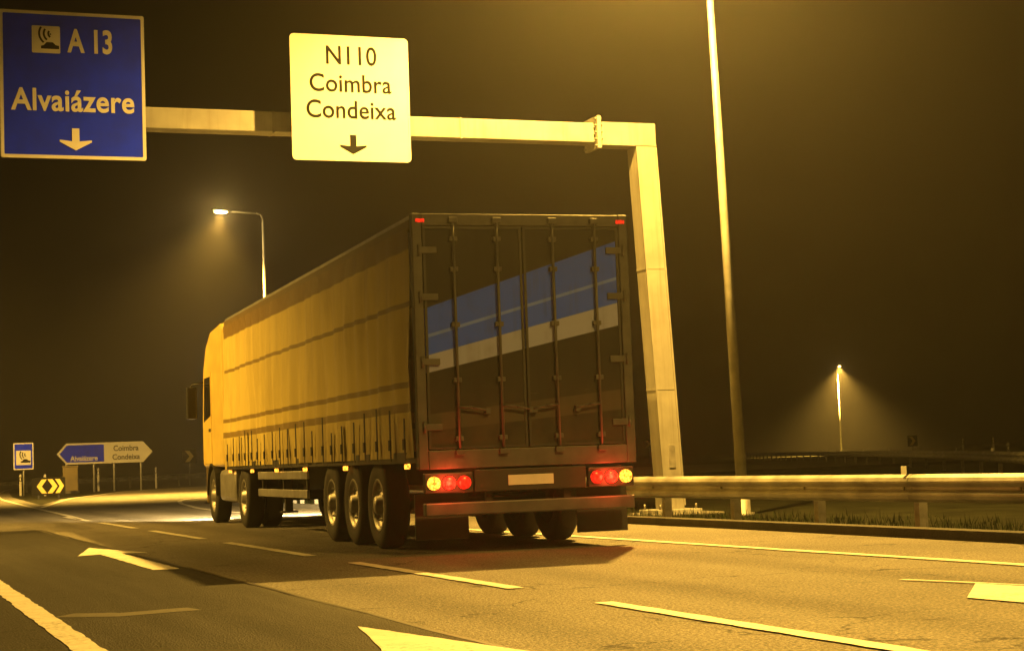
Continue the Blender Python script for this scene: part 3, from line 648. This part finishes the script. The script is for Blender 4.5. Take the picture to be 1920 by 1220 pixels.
# rear end: header, sill, two doors with gear
mb = MB(); mb.box(-TW + .111, TW - .111, .004, .12, TH - .13, TH - .004, .008); mb.build('door_header', 'frame_grey', lorry)
mb = MB(); mb.box(-TW + .111, TW - .111, .0, .12, FZ - .2, FZ + .0, .008); mb.build('door_sill', 'frame_grey', lorry)
for s in (-1, 1):
    x0, x1 = (-TW + .118, -.006) if s < 0 else (.006, TW - .118)
    mb = MB(); mb.box(x0, x1, .02, .06, FZ + .006, TH - .136, .006)
    d = mb.build('rear_door', 'livery', lorry)
    mb = MB(); ring(mb, [(x0 + .004, FZ + .01), (x1 - .004, FZ + .01), (x1 - .004, TH - .14), (x0 + .004, TH - .14)], [(x0 + .03, FZ + .036), (x1 - .03, FZ + .036), (x1 - .03, TH - .166), (x0 + .03, TH - .166)], .006, .0195); mb.build('door_seal', 'plastic', d)
    for q in (.30, .74):
        xx = x0 + (x1 - x0) * q
        mb = MB(); mb.tube((xx, -.022, FZ - .05), (xx, -.022, TH - .06), .016, seg=10); lr = mb.build('lock_rod', 'frame_grey', d)
        for zz in (FZ + .12, FZ + .75, FZ + 1.35, FZ + 1.95, TH - .28):
            mb = MB(); mb.box(xx - .045, xx + .045, -.03, .0195, zz - .025, zz + .025, .005); mb.build('rod_bracket', 'frame_grey', lr)
        for zz in (FZ - .03, TH - .075):
            mb = MB(); mb.box(xx - .05, xx + .05, -.045, -.003, zz - .03, zz + .03, .006); mb.build('rod_cam', 'frame_grey', lr)
        mb = MB(); hx = xx - s * .30; mb.pipe([(xx, -.036, FZ + .46), ((xx + hx) / 2, -.05, FZ + .45), (hx, -.045, FZ + .42)], .013, 8); mb.box(min(hx, hx + .05), max(hx, hx + .05), -.05, .0195, FZ + .38, FZ + .44); mb.build('lock_handle', 'frame_grey', lr)
    for zz in (FZ + .25, FZ + .95, FZ + 1.65, TH - .4):
        xe = s * (TW - .07); mb = MB(); mb.box(min(xe, xe - s * .2), max(xe, xe - s * .2), -.012, .0185, zz - .035, zz + .035, .005); mb.tube((xe, -.012, zz - .06), (xe, -.012, zz + .06), .016, seg=8); mb.build('hinge', 'frame_grey', d)
    # lamps
    mb = MB(); mb.box(s * .93 - .27, s * .93 + .27, -.02, .06, .66, .88, .012); lb = mb.build('lamp_box', 'plastic', lorry)
    for k, (dx, mm) in enumerate(((-.17, 'red_dim'), (0, 'red'), (.17, 'amber'))):
        xx = s * (.93 + dx); mb = MB(); mb.lathe([(0, .074), (-.025, .072), (-.038, .05), (-.042, .001)], (xx, -.02, .77), 'y', 20); mb.build('tail_lens', mm, lb)
    L = bpy.data.lights.new('tail_light', 'POINT'); L.energy = 18; L.color = (1, .05, .015); L.shadow_soft_size = .07
    lo = bpy.data.objects.new('tail_light', L); COL.objects.link(lo); lo.parent = lb; lo.location = (s * .93, -.16, .77)
    mb = MB(); mb.box(s * 1.16 - .05, s * 1.16 + .05, -.014, -.001, TH - .10, TH - .06, .004); mb.build('top_marker', 'red_dim', lorry)
    mb = MB(); mb.box(s * .93 - .30, s * .93 + .30, .30, .325, .16, .655); mb.build('mudflap', 'plastic', lorry)
mb = MB(); mb.box(-1.2, 1.2, -.03, .09, .42, .56, .015); bu = mb.build('rear_bumper', 'frame_grey', lorry)
for s in (-1, 1):
    mb = MB(); mb.box(s * .45 - .04, s * .45 + .04, .092, .16, .44, .9); mb.build('bumper_bracket', 'chassis', bu)
mb = MB(); mb.box(-.64, .64, -.004, .05, .66, .90, .01); lb = mb.build('light_bar', 'chassis', lorry)
mb = MB(); mb.box(-.26, .26, -.014, -.005, .72, .83, .004); mb.build('number_plate', 'plate', lb)

def wheel_proto(dual):
    e = None; w = .29
    mb = MB(); mb.lathe([(-w / 2 + .02, .30), (-w / 2, .36), (-w / 2, .46), (-w / 2 + .03, .505), (-w / 2 + .06, .515), (w / 2 - .06, .515), (w / 2 - .03, .505), (w / 2, .46), (w / 2, .36), (w / 2 - .02, .30)], (0, 0, 0), 'x', 32); ty = mb.mesh('tyre', 'rubber')
    mb = MB(); mb.lathe([(-w / 2 + .015, .31), (-w / 2 + .01, .285), (-w / 2 + .05, .265), (-w / 2 + .10, .20), (-w / 2 + .06, .155), (-w / 2 + .055, .12), (-w / 2 - .02, .10), (-w / 2 - .03, .001)], (0, 0, 0), 'x', 32)
    for k in range(10):
        a = k * .6283; mb.tube((-w / 2 + .03, .185 * math.cos(a), .185 * math.sin(a)), (-w / 2 + .09, .185 * math.cos(a), .185 * math.sin(a)), .014, seg=6)
    rm = mb.mesh('wheel', 'rim'); return rm, ty
RM, TY = wheel_proto(False)
def wheel(x, y, s):
    o = bpy.data.objects.new('wheel', RM); COL.objects.link(o); o.parent = lorry; o.location = (x, y, .515); o.rotation_euler.z = 0 if s < 0 else math.pi
    t = bpy.data.objects.new('tyre', TY); COL.objects.link(t); t.parent = o
for y in (2.2, 3.5, 4.8):
    for s in (-1, 1): wheel(s * 1.05, y, s)
    mb = MB(); mb.tube((-.9, y, .515), (.9, y, .515), .07); mb.build('axle', 'chassis', lorry)
for s in (-1, 1):
    for x in (1.05, .73): wheel(s * x, 11.9, s)
    wheel(s * 1.05, 15.4, s)
mb = MB(); mb.tube((-.55, 11.9, .515), (.55, 11.9, .515), .09); mb.build('axle', 'chassis', lorry)
mb = MB(); mb.tube((-.9, 15.4, .515), (.9, 15.4, .515), .07); mb.build('axle', 'chassis', lorry)
# tractor unit
mb = MB()
for s in (-1, 1): mb.box(s * .40 - .05, s * .40 + .05, 10.9, 16.0, .55, .715)
mb.build('tractor_frame', 'chassis', lorry)
C0, C1 = 13.75, 16.45
side = [(C0, 1.05), (C1 - .05, 1.05), (C1, 1.25), (C1 - .02, 1.9), (C1 - .24, 2.95), (C1 - .62, 3.38), (C1 - 1.2, 3.62), (C0 + .35, 3.68), (C0, 3.62)]
mb = MB(); bm = bmesh.new()
vsL = [bm.verts.new((-1.22, y, z)) for y, z in side]; vsR = [bm.verts.new((1.22, y, z)) for y, z in side]; kk = len(side)
bm.faces.new(vsL); bm.faces.new(vsR[::-1])
for i in range(kk): bm.faces.new((vsL[i], vsR[i], vsR[(i + 1) % kk], vsL[(i + 1) % kk]))
bmesh.ops.recalc_face_normals(bm, faces=bm.faces); bmesh.ops.bevel(bm, geom=bm.edges[:], offset=.07, segments=3, affect='EDGES', profile=.5); bm.verts.index_update()
mb.add([v.co[:] for v in bm.verts], [[v.index for v in f.verts] for f in bm.faces], False); bm.free()
cab = mb.build('cab', 'cabpaint', lorry)
mb = MB(); mb.box(-1.16, 1.16, C1 - .06, C1 + .03, .35, 1.12, .04); mb.build('front_bumper', 'cabdark', lorry)
mb = MB(); mb.prism([(C1 + .004, 1.95), (C1 - .215, 2.90), (C1 - .235, 2.90), (C1 - .03, 1.95)], 'x', -1.08, 1.08); mb.build('windscreen', 'glass', cab)
mb = MB(); mb.box(-1.14, 1.14, C1 - .30, C1 + .14, 2.98, 3.06, .02); mb.build('sun_visor', 'plastic', cab)
for s in (-1, 1):
    X = s * 1.223
    def sl(pts, t0, t1, name, m, par): mb = MB(); mb.prism(pts, 'x', min(s * t0, s * t1), max(s * t0, s * t1)); return mb.build(name, m, par)
    dr = sl([(C1 - 1.25, 1.12), (C1 - .18, 1.12), (C1 - .14, 1.9), (C1 - .34, 2.85), (C1 - 1.25, 2.85)], 1.2, 1.228, 'cab_door', 'cabpaint', cab)
    sl([(C1 - 1.18, 2.02), (C1 - .30, 1.92), (C1 - .44, 2.76), (C1 - 1.18, 2.76)], 1.2285, 1.233, 'side_window', 'glass', dr)
    mb = MB(); mb.box(X - .02, X + .02, C1 - 1.16, C1 - .98, 1.72, 1.78, .008); mb.build('door_handle', 'plastic', dr)
    mb = MB(); mb.box(s * 1.42 - .10, s * 1.42 + .10, C1 - .06, C1 + .08, 2.0, 2.62, .03); mb.pipe([(s * 1.2, C1 - .12, 2.7), (s * 1.42, C1 + .0, 2.66), (s * 1.42, C1, 2.58)], .02, 8); mb.build('mirror', 'plastic', cab)
    mb = MB(); mb.prism([(C0 - .5, 1.0), (C0 - .02, 1.0), (C0 - .02, 3.5), (C0 - .35, 3.4)], 'x', min(s * 1.17, s * 1.21), max(s * 1.17, s * 1.21)); mb.build('side_fairing', 'cabpaint', cab)
    mb = MB(); mb.box(s * 1.0 - .2, s * 1.0 + .2, 12.7, 14.5, .42, 1.0, .09); mb.build('fuel_tank', 'alu', lorry)
    mb = MB(); mb.box(s * .9 - .2, s * .9 + .2, C1 - .02, C1 + .045, .62, .84, .02); hl = mb.build('headlamp', 'headlamp', lorry)
    mb = MB(); A = [R_(a) for a in range(0, 181, 15)]
    mb.prism([(15.4 + .62 * math.cos(a), .515 + .62 * math.sin(a)) for a in A] + [(15.4 + .57 * math.cos(a), .515 + .57 * math.sin(a)) for a in A[::-1]], 'x', min(s * .85, s * 1.22), max(s * .85, s * 1.22)); mb.build('wheel_arch', 'plastic', lorry)
    L = bpy.data.lights.new('headlamp_beam', 'SPOT'); L.energy = 13000; L.color = (1, .70, .28); L.spot_size = R_(78); L.spot_blend = .8; L.shadow_soft_size = .08
    lo = bpy.data.objects.new('headlamp_beam', L); COL.objects.link(lo); lo.parent = lorry; lo.location = (s * .9, C1 + .10, .73); lo.rotation_euler = (R_(84), 0, 0)
for q in (-.8, -.4, 0, .4, .8):
    mb = MB(); mb.box(q - .05, q + .05, C1 - .66, C1 - .58, 3.40, 3.46, .012); mb.build('roof_marker', 'amber', cab)

# ------------------------------------------------------------------ haze
hz = MB(); hz.box(-1520, 1520, -320, 2620, -1.2, 30); ho = hz.build('haze', 'white'); tag(ho, 'thin lamp-lit night mist over the whole junction', 'haze', kind='stuff')
m = bpy.data.materials.new('night_haze'); m.use_nodes = True; n = m.node_tree; n.nodes.clear()
out = n.nodes.new('ShaderNodeOutputMaterial'); v = n.nodes.new('ShaderNodeVolumePrincipled')
v.inputs['Color'].default_value = (.9, .88, .84, 1); v.inputs['Density'].default_value = HAZE; v.inputs['Anisotropy'].default_value = .89
v.inputs['Density Attribute'].default_value = ''
n.links.new(v.outputs[0], out.inputs['Volume']); ho.data.materials.clear(); ho.data.materials.append(m)
